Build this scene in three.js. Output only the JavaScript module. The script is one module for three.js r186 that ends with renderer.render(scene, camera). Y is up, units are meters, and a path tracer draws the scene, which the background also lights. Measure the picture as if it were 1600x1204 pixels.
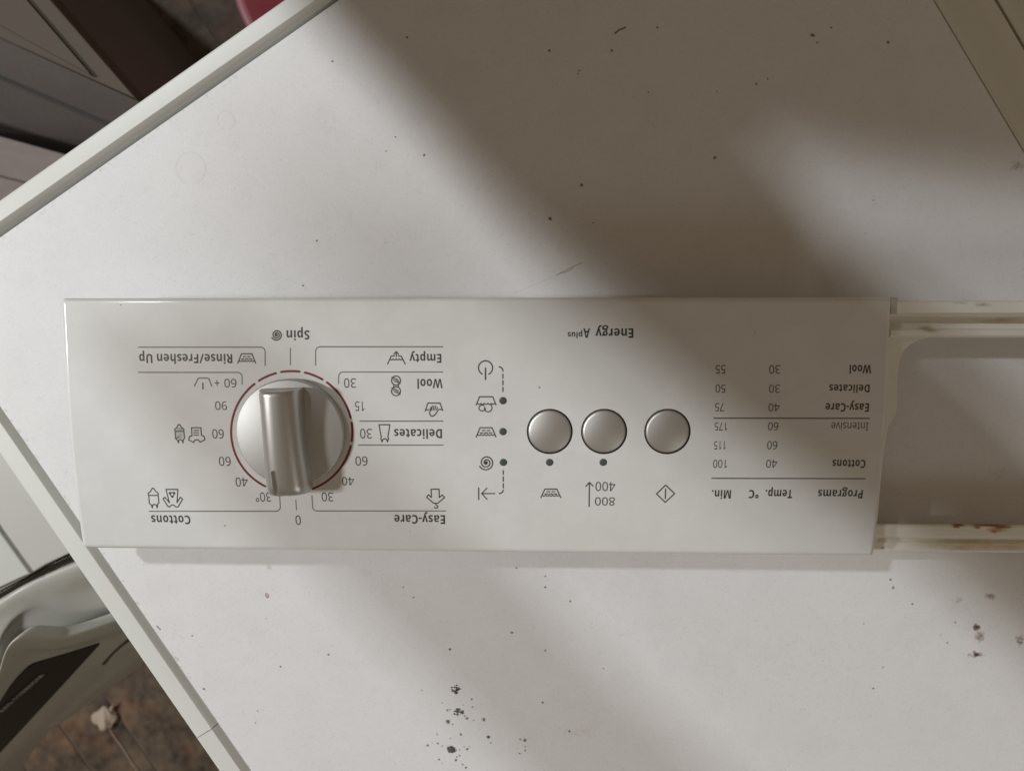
import * as THREE from 'three';
import { RectAreaLightUniformsLib } from 'three/addons/lights/RectAreaLightUniformsLib.js';
import { mergeGeometries, toCreasedNormals } from 'three/addons/utils/BufferGeometryUtils.js';
import { ImprovedNoise } from 'three/addons/math/ImprovedNoise.js';
import { RoundedBoxGeometry } from 'three/addons/geometries/RoundedBoxGeometry.js';
import { ConvexGeometry } from 'three/addons/geometries/ConvexGeometry.js';
import { Brush, Evaluator, SUBTRACTION } from 'three-bvh-csg';

// ───────────────────────── camera, ambience, lamps, exposure
const TOP = 0.85;                 // height of the machine's white top
const HCAM = 0.40;                // lens above that top
const F = 1210 / 1204;            // focal length in picture heights
const scene = new THREE.Scene();
scene.background = new THREE.Color().setRGB(0.155, 0.118, 0.08);   // the dim warm room all round
scene.environment = null;
const camera = new THREE.PerspectiveCamera(2 * Math.atan(0.5 / F) * 180 / Math.PI, 1024 / 770, 0.02, 20);
const CR = new THREE.Vector3(0.999424, -0.033942, 0), CU = new THREE.Vector3(-0.002871, -0.084531, -0.996417), CF = new THREE.Vector3(-0.03382, -0.995843, 0.084579);
camera.matrixAutoUpdate = true;
camera.position.set(0, TOP + HCAM, 0);
camera.quaternion.setFromRotationMatrix(new THREE.Matrix4().makeBasis(CR, CU, CF.clone().negate()));
camera.focus = 0.385; camera.userData.fStop = 11;
camera.updateMatrixWorld();
const renderer = new THREE.WebGLRenderer({ antialias: true });
renderer.toneMapping = THREE.LinearToneMapping;
renderer.toneMappingExposure = 1.02;
renderer.shadowMap.enabled = true;
RectAreaLightUniformsLib.init();

const LAMP_A = { at: new THREE.Vector3(-2.12, TOP + 1.72, -0.02), size: [0.026, 0.36], k: 1330, rgb: [0.99, 1, 1.0] };  // unseen lamp, placed to light the top from the left
const LAMP_B = { at: new THREE.Vector3(-1.25, TOP + 1.9, -1.0), size: [0.10, 0.12], k: 515, rgb: [0.95, 1, 1.05] };  // unseen second lamp at upper left, placed for the fainter shadows
const LAMP_C = { at: new THREE.Vector3(1.0, TOP + 1.0, 1.25), size: [0.5, 0.5], k: 1.2, rgb: [1, 0.98, 0.94] };  // unseen dim source, placed for sheen on buttons and lower edge
const AIM = new THREE.Vector3(0, TOP, 0.03);

// ───────────────────────── helpers
const seeded = (s) => () => { s |= 0; s = s + 0x6D2B79F5 | 0; let t = Math.imul(s ^ s >>> 15, 1 | s); t = t + Math.imul(t ^ t >>> 7, 61 | t) ^ t; return ((t ^ t >>> 14) >>> 0) / 4294967296; };
const rnd = seeded(7);
const noise = new ImprovedNoise();
const fbm = (x, y, z = 0, o = 4) => { let s = 0, a = 0.5; for (let i = 0; i < o; i++) { s += a * noise.noise(x, y, z + i * 7.3); x *= 2.03; y *= 2.03; a *= 0.5; } return s; };
const V = (x, y, z) => new THREE.Vector3(x, y, z);

// a point of the survey (photo pixel, height over the white top) as metres on the plan: [x, z]
function P(u, v, h = 0) {
  const dx = (u - 800) / 1210, dy = -(v - 602) / 1210;
  const d = V(0, 0, 0).addScaledVector(CR, dx).addScaledVector(CU, dy).add(CF);
  const t = (h - HCAM) / d.y;
  return [d.x * t, d.z * t];
}
const W3 = (u, v, h = 0) => { const [x, z] = P(u, v, h); return V(x, TOP + h, z); };

const used = {};
function numbered(n) { used[n] = (used[n] ?? -1) + 1; return used[n] ? `${n}_${String(used[n]).padStart(3, '0')}` : n; }
function shade(o) { o.castShadow = o.receiveShadow = true; return o; }
function thing(name, label, category, [x, y, z], turn = 0) {
  const o = new THREE.Group(); o.name = numbered(name); o.position.set(x, y, z); o.rotation.y = turn;
  o.userData = { label, category }; scene.add(o); o.updateMatrixWorld(true); return o;
}
function part(name, geo, m, parent, label) {
  const o = shade(new THREE.Mesh(geo, m)); o.name = name; if (label) o.userData.label = label; parent.add(o); return o;
}
// geometry given in the scene's axes, turned into those of its parent
function worldPart(name, geo, m, parent, label) {
  parent.updateMatrixWorld(true); geo.applyMatrix4(parent.matrixWorld.clone().invert()); return part(name, geo, m, parent, label);
}
function canvasTex(w, h, draw, srgb = true) {
  const c = document.createElement('canvas'); c.width = w; c.height = h; draw(c.getContext('2d'), w, h);
  const t = new THREE.CanvasTexture(c); if (srgb) t.colorSpace = THREE.SRGBColorSpace; t.magFilter = THREE.LinearFilter; t.anisotropy = 8; return t;
}
function dataTex(w, h, fn, repeat = true) {   // fn returns linear rgb 0..1 or a grey
  const a = new Float32Array(w * h * 4);
  for (let y = 0; y < h; y++) for (let x = 0; x < w; x++) { const r = fn(x / w, y / h), i = (y * w + x) * 4; if (r.length) { a[i] = r[0]; a[i + 1] = r[1]; a[i + 2] = r[2]; } else a[i] = a[i + 1] = a[i + 2] = r; a[i + 3] = 1; }
  const t = new THREE.DataTexture(a, w, h, THREE.RGBAFormat, THREE.FloatType); t.magFilter = THREE.LinearFilter;
  if (repeat) t.wrapS = t.wrapT = THREE.RepeatWrapping; t.needsUpdate = true; return t;
}
const rgb = (r, g, b) => new THREE.Color().setRGB(r, g, b);
const std = (o) => new THREE.MeshStandardMaterial(o);
const hexs = (r, g, b, a = 1) => `rgba(${r},${g},${b},${a})`;

// creased normals at millimetre size
const creased = (g, a) => { g.scale(1e4, 1e4, 1e4); const r = toCreasedNormals(g, a); r.scale(1e-4, 1e-4, 1e-4); return r; };
// planar uv in metres from the two widest axes
function uvPlan(g, ax = 0, ay = 2, k = 1) {
  const p = g.attributes.position, uv = new Float32Array(p.count * 2);
  for (let i = 0; i < p.count; i++) { uv[2 * i] = p.getComponent(i, ax) * k; uv[2 * i + 1] = p.getComponent(i, ay) * k; }
  g.setAttribute('uv', new THREE.BufferAttribute(uv, 2)); return g;
}
// prism: outline [[x,z],...] on the plan, between two heights
function prism(outline, y0, y1, bevel = 0) {
  const s = new THREE.Shape(outline.map(([x, z]) => new THREE.Vector2(x, -z)));
  const g = new THREE.ExtrudeGeometry(s, { depth: y1 - y0 - 2 * bevel, bevelEnabled: bevel > 0, bevelThickness: bevel, bevelSize: bevel, bevelOffset: -bevel, bevelSegments: 2, steps: 1 });
  g.rotateX(-Math.PI / 2); g.translate(0, y0 + bevel, 0); return g;
}
// a profile [[z,y],...] (closed) drawn out along x from x0 to x1
function rail(profile, x0, x1, crease = 0.6) {
  const s = new THREE.Shape(profile.map(([z, y]) => new THREE.Vector2(-z, y)));
  const g = new THREE.ExtrudeGeometry(s, { depth: x1 - x0, bevelEnabled: false, steps: 1 });
  g.rotateY(Math.PI / 2); g.translate(x0, 0, 0);
  return creased(g, crease);
}
// skin between rows of points (Vector3), smoothed both ways
function skin(rows, nu = 40, nv = 40) {
  const curves = rows.map((r) => new THREE.CatmullRomCurve3(r, false, 'centripetal'));
  const cols = []; for (let i = 0; i <= nu; i++) cols.push(new THREE.CatmullRomCurve3(curves.map((c) => c.getPoint(i / nu)), false, 'centripetal'));
  const pos = [], uv = [], idx = [];
  for (let i = 0; i <= nu; i++) for (let j = 0; j <= nv; j++) { const p = cols[i].getPoint(j / nv); pos.push(p.x, p.y, p.z); uv.push(i / nu, j / nv); }
  for (let i = 0; i < nu; i++) for (let j = 0; j < nv; j++) { const a = i * (nv + 1) + j, b = a + nv + 1; idx.push(a, b, a + 1, b, b + 1, a + 1); }
  const g = new THREE.BufferGeometry();
  g.setAttribute('position', new THREE.Float32BufferAttribute(pos, 3)); g.setAttribute('uv', new THREE.Float32BufferAttribute(uv, 2)); g.setIndex(idx); g.computeVertexNormals(); return g;
}

// ───────────────────────── relief and wear shared by the plastics and enamels
const peel = dataTex(256, 256, (x, y) => 0.5 + 0.9 * fbm(Math.sin(x * 6.2832) * 9 + 3, Math.cos(x * 6.2832) * 9 + Math.sin(y * 6.2832) * 9, Math.cos(y * 6.2832) * 9, 2));
const fine = dataTex(256, 256, () => rnd());
const withRepeat = (t, x, y = x) => { const c = t.clone(); c.repeat.set(x, y); c.needsUpdate = true; return c; };

// ───────────────────────── the floor: long brown tiles with pale joints
const A57 = 57.12887 * Math.PI / 180;
const ab = (a, b) => [a * Math.cos(A57) - b * Math.sin(A57), a * Math.sin(A57) + b * Math.cos(A57)];   // machine's own axes to plan
const toAB = ([x, z]) => [x * Math.cos(A57) + z * Math.sin(A57), -x * Math.sin(A57) + z * Math.cos(A57)];
{
  const floor = new THREE.Group(); floor.name = 'floor'; floor.userData = { kind: 'structure' }; floor.rotation.y = -A57; scene.add(floor);
  const base = part('subfloor', new THREE.BoxGeometry(9, 0.05, 9), std({ color: rgb(0.15, 0.12, 0.092), roughness: 0.95, bumpMap: withRepeat(fine, 120), bumpScale: 0.0004 }), floor);
  base.position.set(0, -0.0266, 0);
  const mats = [];
  for (let k = 0; k < 4; k++) {
    const t = dataTex(256, 512, (x, y) => {
      const n = fbm(x * 1.6 + k * 31, y * 14 + k * 5, k, 5), s = fbm(x * 7 + 9 * k, y * 62, 4 + k, 4), rust = Math.max(0, fbm(x * 1.3 + 17 * k, y * 11, 9, 3) * 2.4);
      const v = 0.078 * (1 + 1.5 * n + 1.0 * s) + (rnd() - 0.5) * 0.012;
      return [Math.max(0.012, v * 1.15 + rust * 0.07), Math.max(0.01, v * 0.8 + rust * 0.024), Math.max(0.006, v * 0.52 + rust * 0.006)];
    });
    mats.push(std({ map: t, roughness: 0.62, bumpMap: t, bumpScale: 0.0012 }));
  }
  const wide = 0.0975, long = 0.9, geo = uvPlan(new RoundedBoxGeometry(long - 0.004, 0.008, wide - 0.0035, 1, 0.0006), 0, 2); 
  { const p = geo.attributes.position, uv = geo.attributes.uv; for (let i = 0; i < p.count; i++) uv.setXY(i, p.getZ(i) / wide + 0.5, p.getX(i) / long + 0.5); }
  for (let r = -14; r <= 14; r++) for (let c = -2; c <= 2; c++) {
    const b = part('floor_tile', geo, mats[Math.floor(rnd() * 4)], floor);
    b.position.set(c * long + (((r % 3) + 3) % 3) * 0.31 + 0.18, -0.004 + rnd() * 0.0006, r * wide + 0.043);
    b.rotation.y = (rnd() < 0.5 ? Math.PI : 0);
  }
}

// ───────────────────────── the washing machine whose white top everything lies on
const specks = [];
{
  const a0 = 0.0935, b0 = -0.0125, [cx, cz] = ab(a0, b0);
  const m = thing('washing_machine', 'white washing machine with a smooth dirt-specked top, under the loose control panel', 'washing machine', [cx, 0, cz], -A57);
  const L = (a) => a - a0, B = (b) => b - b0;
  // board: texture laid out in the machine's own metres
  const A0 = -0.1885, A1 = 0.3775, B0 = -0.2462, B1 = 0.2652, TW = 2048, TH = 1851;
  const cvx = (a) => (a - A0) / (A1 - A0) * TW, cvy = (b) => (b - B0) / (B1 - B0) * TH, mm = TW / ((A1 - A0) * 1000);
  const boardMap = canvasTex(TW, TH, (g) => {
    const r = seeded(21), base = 222;
    g.fillStyle = hexs(base, base - 1, base - 1); g.fillRect(0, 0, TW, TH);
    // mottling of the enamel
    for (let i = 0; i < 5200; i++) { const d = r() < 0.5; g.fillStyle = d ? hexs(190, 186, 182, 0.035) : hexs(240, 240, 240, 0.04); const s = 4 + r() * r() * 60; g.beginPath(); g.ellipse(r() * TW, r() * TH, s, s * (0.4 + r()), r() * 3, 0, 7); g.fill(); }
    for (let i = 0; i < 90000; i++) { const d = r() < 0.5; g.fillStyle = d ? hexs(180, 176, 172, 0.16) : hexs(246, 246, 246, 0.14); const s = 1 + r() * 2.2; g.fillRect(r() * TW, r() * TH, s, s); }
    const at = (u, v) => { const [a, b] = toAB(P(u, v, 0)); return [cvx(a), cvy(b)]; };
    const blot = (x, y, s, c, al, n = 7) => { g.fillStyle = hexs(c[0], c[1], c[2], al); g.beginPath(); for (let k = 0; k < n; k++) { const t = k / n * 6.283, q = s * (0.55 + r() * 0.8); g.lineTo(x + Math.cos(t) * q, y + Math.sin(t) * q); } g.fill(); };
    const spot = (u, v, s, al = 0.72, c = [52, 44, 36]) => { const [x, y] = at(u, v), q = s * 0.25 * mm; blot(x, y, q * 1.35, c, al * 0.25); blot(x, y, q, c, al); };
    // rings left by glasses
    for (const [u, v, s] of [[298, 263, 26], [353, 188, 15]]) { const [x, y] = at(u, v); g.strokeStyle = hexs(168, 150, 138, 0.1); g.lineWidth = 1.1 * mm; g.beginPath(); g.ellipse(x, y, s * 0.31 * mm, s * 0.29 * mm, 0.4, 0.5, 6.1); g.stroke(); }
    // separate flecks
    for (const s of [[1270, 55, 4, 0.8], [1117, 246, 3], [909, 289, 3], [860, 342, 3.6], [858, 79, 2.6], [956, 79, 2.6], [1182, 131, 2.2], [1388, 66, 2.6], [1299, 43, 1.6], [1277, 66, 1.5], [1200, 123, 1.4], [636, 58, 2.2], [519, 96, 2], [663, 242, 2.2], [603, 236, 1.4], [618, 214, 1.5], [495, 376, 1.8], [473, 446, 1.8], [905, 110, 1.6], [927, 348, 1.5], [903, 115, 1.2], [1013, 144, 1.4], [1027, 43, 1.8], [1365, 313, 1.2], [1120, 143, 1.2],
      [703, 1014, 2.4, 0.8], [800, 988, 2.6, 0.8], [513, 1022, 2], [438, 1041, 2, 0.6], [852, 1016, 1.8], [848, 1097, 2, 0.7], [890, 1142, 2, 0.7], [852, 917, 1.8], [852, 900, 1.5], [891, 939, 1.8], [807, 887, 1.6], [630, 917, 1.4], [646, 933, 1.4], [943, 1044, 1.4], [835, 979, 1.6, 0.4, [150, 130, 60]], [659, 1078, 1.6, 0.5], [318, 1076, 2.6, 0.6, [84, 70, 76]], [402, 1110, 1.6, 0.5], [399, 1129, 2, 0.5, [120, 80, 80]], [300, 993, 2.2, 0.4], [416, 966, 1.4, 0.4],
      [820, 1156, 3, 0.6], [813, 1155, 2, 0.6], [821, 1166, 1.6, 0.5, [120, 70, 64]], [821, 1172, 2, 0.6, [120, 60, 60]], [812, 1177, 2, 0.6], [1365, 1075, 2, 0.6], [1426, 943, 2, 0.6], [1493, 972, 2, 0.5], [1481, 1004, 2, 0.4], [1470, 992, 1.4, 0.4], [1380, 1042, 1.8, 0.3], [1350, 974, 1.6, 0.3], [1392, 905, 2.6, 0.5], [1396, 918, 3, 0.5, [96, 74, 60]]]) spot(...s);
    // small crumbs scattered round the three lumps
    for (const s of [[700, 1127, 4, 0.7], [707, 1131, 1.5], [720, 1147, 3, 0.6, [84, 80, 70]], [756, 1124, 4, 0.7, [84, 74, 62]], [763, 1151, 3.6, 0.85], [767, 1160, 1.6], [699, 1109, 2, 0.6], [703, 1108, 1.5, 0.6], [684, 1161, 2.2], [668, 1164, 2.6, 0.6], [683, 1147, 1.8, 0.6], [686, 1186, 2], [691, 1165, 1.6], [712, 1187, 2.6], [723, 1194, 1.6], [728, 1199, 2.2], [730, 1170, 2.4], [725, 1166, 1.4], [718, 1171, 1.4], [718, 1180, 1.8, 0.6], [714, 1182, 1.6, 0.6], [737, 1092, 2, 0.6], [738, 1104, 1.6, 0.6], [740, 1125, 1.6, 0.5], [691, 1098, 1.3, 0.5], [724, 1101, 1.2, 0.5], [704, 1153, 1.2, 0.5], [730, 1122, 3, 0.7, [96, 90, 80]], [726, 1118, 2, 0.7, [96, 90, 80]], [733, 1166, 1.2, 0.5], [691, 1192, 1.2, 0.5]]) spot(...s);
    // smudges of brown grime at the right
    const smudge = (u, v, w, h, n, al, c) => { for (let i = 0; i < n; i++) { const q = (r() + r() + r()) / 1.5 - 1, e = (r() + r() + r()) / 1.5 - 1, [x, y] = at(u + q * w, v + e * h); blot(x, y, (0.5 + r() * r() * 2.4) * mm * 0.5, c, al * (0.4 + r() * 0.6)); } };
    smudge(1526, 980, 9, 5, 34, 0.4, [80, 58, 48]); smudge(1531, 994, 11, 12, 90, 0.16, [104, 78, 62]); smudge(1526, 1023, 16, 6, 46, 0.24, [90, 66, 56]); smudge(1526, 1022, 5, 4, 20, 0.4, [70, 50, 44]); smudge(1594, 1000, 8, 9, 46, 0.28, [96, 72, 66]); smudge(1550, 932, 10, 6, 50, 0.12, [84, 64, 54]); smudge(1495, 938, 16, 5, 40, 0.07, [104, 80, 62]);
    smudge(1590, 258, 16, 10, 70, 0.09, [92, 70, 50]); smudge(1520, 700, 60, 40, 60, 0.025, [110, 84, 60]); smudge(1560, 740, 24, 16, 60, 0.05, [110, 80, 56]); smudge(420, 885, 4, 6, 30, 0.06, [120, 108, 80]); smudge(1250, 1040, 160, 120, 260, 0.05, [120, 104, 92]);
    smudge(900, 1142, 60, 10, 120, 0.05, [150, 110, 84]); smudge(805, 1170, 24, 22, 60, 0.05, [190, 120, 110]);
    // scratches and scuffs
    const scratch = (pts, w, al, c = [90, 80, 70]) => { g.strokeStyle = hexs(c[0], c[1], c[2], al); g.lineWidth = w * mm; g.lineCap = 'round'; g.beginPath(); pts.forEach(([u, v]) => g.lineTo(...at(u, v))); g.stroke(); };
    scratch([[961, 52], [967, 47], [977, 43]], 0.8, 0.7, [62, 54, 46]); scratch([[869, 430], [890, 419], [910, 410]], 0.35, 0.5); scratch([[805, 458], [869, 430]], 0.25, 0.2); scratch([[874, 427], [884, 425], [896, 419]], 0.5, 0.35); scratch([[245, 978], [250, 983]], 0.8, 0.6);
    scratch([[1390, 768], [1402, 774], [1411, 770]], 0.3, 0.14); scratch([[1387, 762], [1406, 768]], 0.3, 0.1);
    for (let i = 0; i < 46; i++) { const u = 380 + r() * 1220, v = r() < 0.5 ? r() * 450 : 900 + r() * 300; scratch([[u, v], [u + (r() - 0.5) * 70, v + (r() - 0.5) * 40]], 0.16, 0.05 + r() * 0.09, [120, 104, 90]); }
    for (let i = 0; i < 420; i++) { const u = 60 + r() * 1540, v = r() * 1204; spot(u, v, 0.4 + r() * r() * 1.1, 0.06 + r() * 0.2, [96, 84, 74]); }
    { const [x, y] = at(417, 930); g.fillStyle = hexs(150, 122, 118, 0.9); g.beginPath(); g.ellipse(x, y, 1.5 * mm, 1 * mm, 0.2, 0, 7); g.fill(); g.fillStyle = hexs(205, 190, 186, 0.9); g.beginPath(); g.ellipse(x - 0.2 * mm, y - 0.1 * mm, 0.9 * mm, 0.5 * mm, 0.2, 0, 7); g.fill(); }
    for (let i = 0; i < 120; i++) { const b = B0 + (B1 - B0) * r(); blot(cvx(A0 + r() * 0.002), cvy(b), 1.5 + r() * 3, [120, 108, 92], 0.1); blot(cvx(A0 + (A1 - A0) * r()), cvy(B1 - r() * 0.0015), 1.5 + r() * 3, [120, 108, 92], 0.1); }
  });
  boardMap.anisotropy = 8;
  const enamel = std({ map: boardMap, roughness: 0.5, bumpMap: withRepeat(peel, 26), bumpScale: 0.00004 });
  const bg = new THREE.BoxGeometry(A1 - A0, 0.018, B1 - B0, 1, 1, 1);
  { const p = bg.attributes.position, uv = bg.attributes.uv; for (let i = 0; i < p.count; i++) uv.setXY(i, p.getX(i) / (A1 - A0) + 0.5, 0.5 - p.getZ(i) / (B1 - B0)); }
  bg.translate(L((A0 + A1) / 2), TOP - 0.009, B((B0 + B1) / 2));
  part('top_board', bg, enamel, m, 'smooth white top board flecked with dirt');
  // trims: greyish white plastic
  const trimMap = dataTex(256, 256, (x, y) => { const n = fbm(x * 5, y * 5, 2, 4), s = Math.max(0, fbm(x * 9 + 40, y * 9, 5, 3) - 0.18) * 0.5; return [0.65 + n * 0.025 - s * 0.1, 0.655 + n * 0.025 - s * 0.16, 0.615 + n * 0.025 - s * 0.28]; });
  const trim = std({ map: trimMap, roughness: 0.42, bumpMap: withRepeat(peel, 8), bumpScale: 0.00003 });
  const H = 0.0028;
  const trimSection = (out, inn, low = -0.03) => {   // from outer face to the board, rounded at the outer edge, sloping in
    const s = Math.sign(out - inn), pts = [[out, low], [out, H - 0.0016]];
    for (let k = 1; k <= 5; k++) { const t = k / 5 * Math.PI / 2; pts.push([out - s * 0.0016 * (1 - Math.cos(t)), H - 0.0016 + 0.0016 * Math.sin(t)]); }
    pts.push([inn + s * 0.0034, H], [inn + s * 0.0030, H - 0.0003], [inn + s * 0.0004, -0.0010], [inn + s * 0.0004, -0.012], [inn + s * 0.0004 + s * 0.003, low]);
    return pts;
  };
  const lay = (g) => uvPlan(g, 0, 2, 3);
  const sec = trimSection(B(0.279), B(B1)).map(([z, y]) => [z, y + TOP]);
  part('front_trim', lay(rail(sec, L(-0.2035), L(0.0897))), trim, m); part('front_trim', lay(rail(sec, L(0.0901), L(0.39))), trim, m);
  const sideSec = trimSection(L(-0.2035), L(A0)).map(([z, y]) => [-z, y + TOP]);
  const sideG = rail(sideSec, -B(B1), -B(-0.300)).rotateY(Math.PI / 2);
  part('side_trim', lay(sideG), trim, m);
  const farSec = trimSection(L(0.39), L(A1)).map(([z, y]) => [-z, y + TOP]);
  part('side_trim', lay(rail(farSec, -B(B1), -B(-0.300)).rotateY(Math.PI / 2)), trim, m);
  // rear strips past the board
  const rearMat = std({ color: rgb(0.70, 0.69, 0.60), roughness: 0.5, map: dataTex(128, 128, (x, y) => { const n = fbm(x * 4, y * 4, 8, 4); return [0.95 + n * 0.12, 0.95 + n * 0.1, 0.95 + n * 0.1]; }) });
  const strip = (b1, b2) => new RoundedBoxGeometry(A1 - A0, 0.02, b1 - b2, 2, 0.0008).translate(L((A0 + A1) / 2), TOP - 0.0098, B((b1 + b2) / 2));
  part('rear_strip', strip(-0.2468, -0.2710), rearMat, m, 'greenish grey plastic strip along the rear of the top');
  part('rear_rail', strip(-0.2722, -0.300), rearMat, m);
  part('top_pan', new THREE.BoxGeometry(0.585, 0.01, 0.57).translate(L(0.0935), TOP - 0.0255, B(-0.0115)), std({ color: rgb(0.03, 0.028, 0.025), roughness: 0.9 }), m);
  // cabinet below
  const cab = std({ color: rgb(0.6, 0.6, 0.57), roughness: 0.45 });
  part('cabinet', new RoundedBoxGeometry(0.578, 0.80, 0.555, 3, 0.006).translate(L(0.0935), 0.4195, B(-0.0125)), cab, m);
  const grime = std({ color: rgb(0.22, 0.2, 0.17), roughness: 0.8 });
  for (const [a, b] of [[-0.16, 0.22], [0.35, 0.22], [-0.16, -0.25], [0.35, -0.25]]) part('foot', new THREE.CylinderGeometry(0.018, 0.022, 0.02, 20).translate(L(a), 0.01, B(b)), grime, m);
}

// ───────────────────────── the loose control panel
const HT = 0.0385, DROP = 0.0078;                       // fascia height at its upper edge, and how far it curves down
const X0 = -0.2267, X1 = 0.1616, Z0 = -0.0102, Z1 = 0.1134, PW = X1 - X0, PD = Z1 - Z0;
const crown = (z) => { const t = Math.max(0, (z - Z0) / PD - 0.25) / 0.75; return HT - DROP * t * t; };
function Q(u, v) { let h = HT; for (let k = 0; k < 6; k++) h = crown(P(u, v, h)[1]); const [x, z] = P(u, v, h); return [x, z, h]; }   // survey point on the fascia
const panel = thing('control_panel', 'white washing machine control panel with round silver dial, lying loose on the machine top', 'control panel', [0, TOP, 0.05]);
const PX = (x) => x, PZ = (z) => z - 0.05;
{
  const TW = 2048, TH = Math.round(TW * PD / PW), k = TW / PW, px = 0.302e-3 * k;     // px: one surveyed unit on the print
  const art = canvasTex(TW, TH, (g) => {
    const r = seeded(5);
    g.fillStyle = hexs(218, 218, 216); g.fillRect(0, 0, TW, TH);
    for (let i = 0; i < 1500; i++) { g.fillStyle = r() < 0.5 ? hexs(206, 206, 204, 0.016) : hexs(230, 230, 229, 0.016); const s = 6 + r() * 50; g.beginPath(); g.ellipse(r() * TW, r() * TH, s, s * (0.4 + r()), r() * 3, 0, 7); g.fill(); }
    for (let i = 0; i < 9000; i++) { g.fillStyle = r() < 0.5 ? hexs(198, 196, 193, 0.1) : hexs(240, 240, 240, 0.08); const s = 1 + r() * 2; g.fillRect(r() * TW, r() * TH, s, s); }
    for (const [u, v, s, al] of [[843, 605, 1.3, 0.7], [351, 821, 1.4, 0.5], [188, 476, 1.2, 0.5], [640, 830, 0.9, 0.4], [1180, 520, 0.9, 0.4]]) { const [x, z] = Q(u, v); g.fillStyle = hexs(70, 60, 50, al); g.beginPath(); g.arc((x - X0) * k, (z - Z0) * k, s * px, 0, 7); g.fill(); }
    const C = (u, v) => { const [x, z] = Q(u, v); return [(x - X0) * k, (z - Z0) * k]; };
    const INK = hexs(58, 57, 55), SOFT = hexs(92, 91, 88), DARK = hexs(40, 38, 36), RED = hexs(116, 34, 42);
    const line = (pts, w = 1.7, col = SOFT, close = false, fill = false) => { g.strokeStyle = g.fillStyle = col; g.lineWidth = w * px; g.lineJoin = g.lineCap = 'round'; g.beginPath(); pts.forEach(([u, v]) => g.lineTo(...C(u, v))); if (close) g.closePath(); fill ? g.fill() : g.stroke(); };
    const arc = (cu, cv, rr, a0, a1, w = 1.7, col = SOFT, ry = rr) => { const n = 40, pts = []; for (let i = 0; i <= n; i++) { const a = (a0 + (a1 - a0) * i / n) * Math.PI / 180; pts.push([cu + rr * Math.cos(a), cv + ry * Math.sin(a)]); } line(pts, w, col); };
    const disc = (cu, cv, rr, col) => { const [x, y] = C(cu, cv); g.fillStyle = col; g.beginPath(); g.arc(x, y, rr * px, 0, 7); g.fill(); };
    // lettering stands on its head: it runs from u1 down to u0, feet at v0, caps reach v1
    const write = (s, u0, u1, v0, v1, bold = false, col = INK, digits = false) => {
      const [xr, yb] = C(u1, v0), [xl] = C(u0, v0), [, yt] = C(u1, v1);
      const cap = yt - yb, size = cap / 0.729;
      g.save(); g.translate(xr, yb); g.rotate(Math.PI); g.font = `${bold ? 'bold ' : ''}${size}px sans-serif`; g.textBaseline = 'alphabetic'; g.textAlign = 'left'; g.fillStyle = col;
      const w = g.measureText(s).width; g.scale((xr - xl) / w, 1); g.fillText(s, 0, 0); g.restore();
    };
    // — dial block, right side of the dial
    write('Spin', 446, 484, 515.5, 530.5, true); 
    const spiral = (cu, cv, R) => { const pts = []; for (let i = 0; i <= 90; i++) { const t = i / 90, a = (150 - t * 830) * Math.PI / 180, q = R * (1 - 0.86 * t); pts.push([cu + q * Math.cos(a), cv + q * Math.sin(a)]); } line(pts, 1.9, INK); disc(cu, cv, R * 0.2, INK); };
    spiral(432, 523, 8.6);
    line([[453.5, 544], [453.5, 570]], 1.4); 
    const corner = (uEnd, v, uTurn, vTip, lean = 0) => { const s = Math.sign(uTurn - uEnd), t = Math.sign(vTip - v), rr = 7, pts = [[uEnd, v]]; for (let i = 0; i <= 8; i++) { const a = i / 8 * Math.PI / 2; pts.push([uTurn - s * rr + s * rr * Math.sin(a), v + t * rr - t * rr * Math.cos(a)]); } pts.push([uTurn + lean, vTip]); line(pts, 1.5); };
    corner(691.7, 541.6, 493, 570.5); corner(691.5, 581, 529, 599); corner(696.7, 798, 488.2, 774, -1); line([[562, 657.7], [692, 657.7]], 1.5); line([[560, 695.2], [692.5, 695.2]], 1.5);
    corner(216, 542.2, 414, 571); corner(216, 581.6, 378, 600); corner(233, 798.5, 437.8, 774, -1);
    write('Empty', 639.5, 691, 552.5, 566.5, true); write('Wool', 650.6, 691.5, 591.5, 606, true); write('Delicates', 615, 692, 670, 684.5, true); write('Easy-Care', 615, 696.7, 804.5, 819, true);
    write('30', 536.5, 556.6, 591, 606); write('15', 553.5, 570.5, 627, 642); write('30', 561.5, 581.5, 669.7, 685); write('60', 554, 575, 712.7, 727.3); write('40', 533, 553, 745, 758.5); write('30', 501, 521, 769, 783); write('0', 460, 470, 804.5, 819.5);
    line([[462, 781], [463, 796]], 1.4);
    // — left side
    write('Rinse/Freshen Up', 216, 364, 553, 567.3, true); write('60', 349, 370, 591.3, 605.5); write('+', 334, 343, 591, 606.5); write('90', 334.6, 355, 627, 641); write('60', 330, 350, 670.7, 685.3); write('60', 340.4, 360.7, 713.5, 727.5); write('40', 366.5, 386.5, 745.7, 759.5); write('30°', 397.6, 423.4, 768.7, 783.5); write('Cottons', 234.7, 297.4, 805.2, 819.5, true);
    // — symbols (drawn as they lie)
    const tub = (u0, u1, v0, v1) => { const w = u1 - u0, h = v1 - v0; line([[u0, v1], [u0 + 0.2 * w, v0], [u1 - 0.2 * w, v0], [u1, v1]], 1.7, INK); };
    const waves = (u0, u1, v, n = 5) => { const pts = []; for (let i = 0; i <= n * 8; i++) pts.push([u0 + (u1 - u0) * i / (n * 8), v + 1.6 * Math.abs(Math.sin(i / 8 * Math.PI))]); line(pts, 1.6, INK); };
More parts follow.
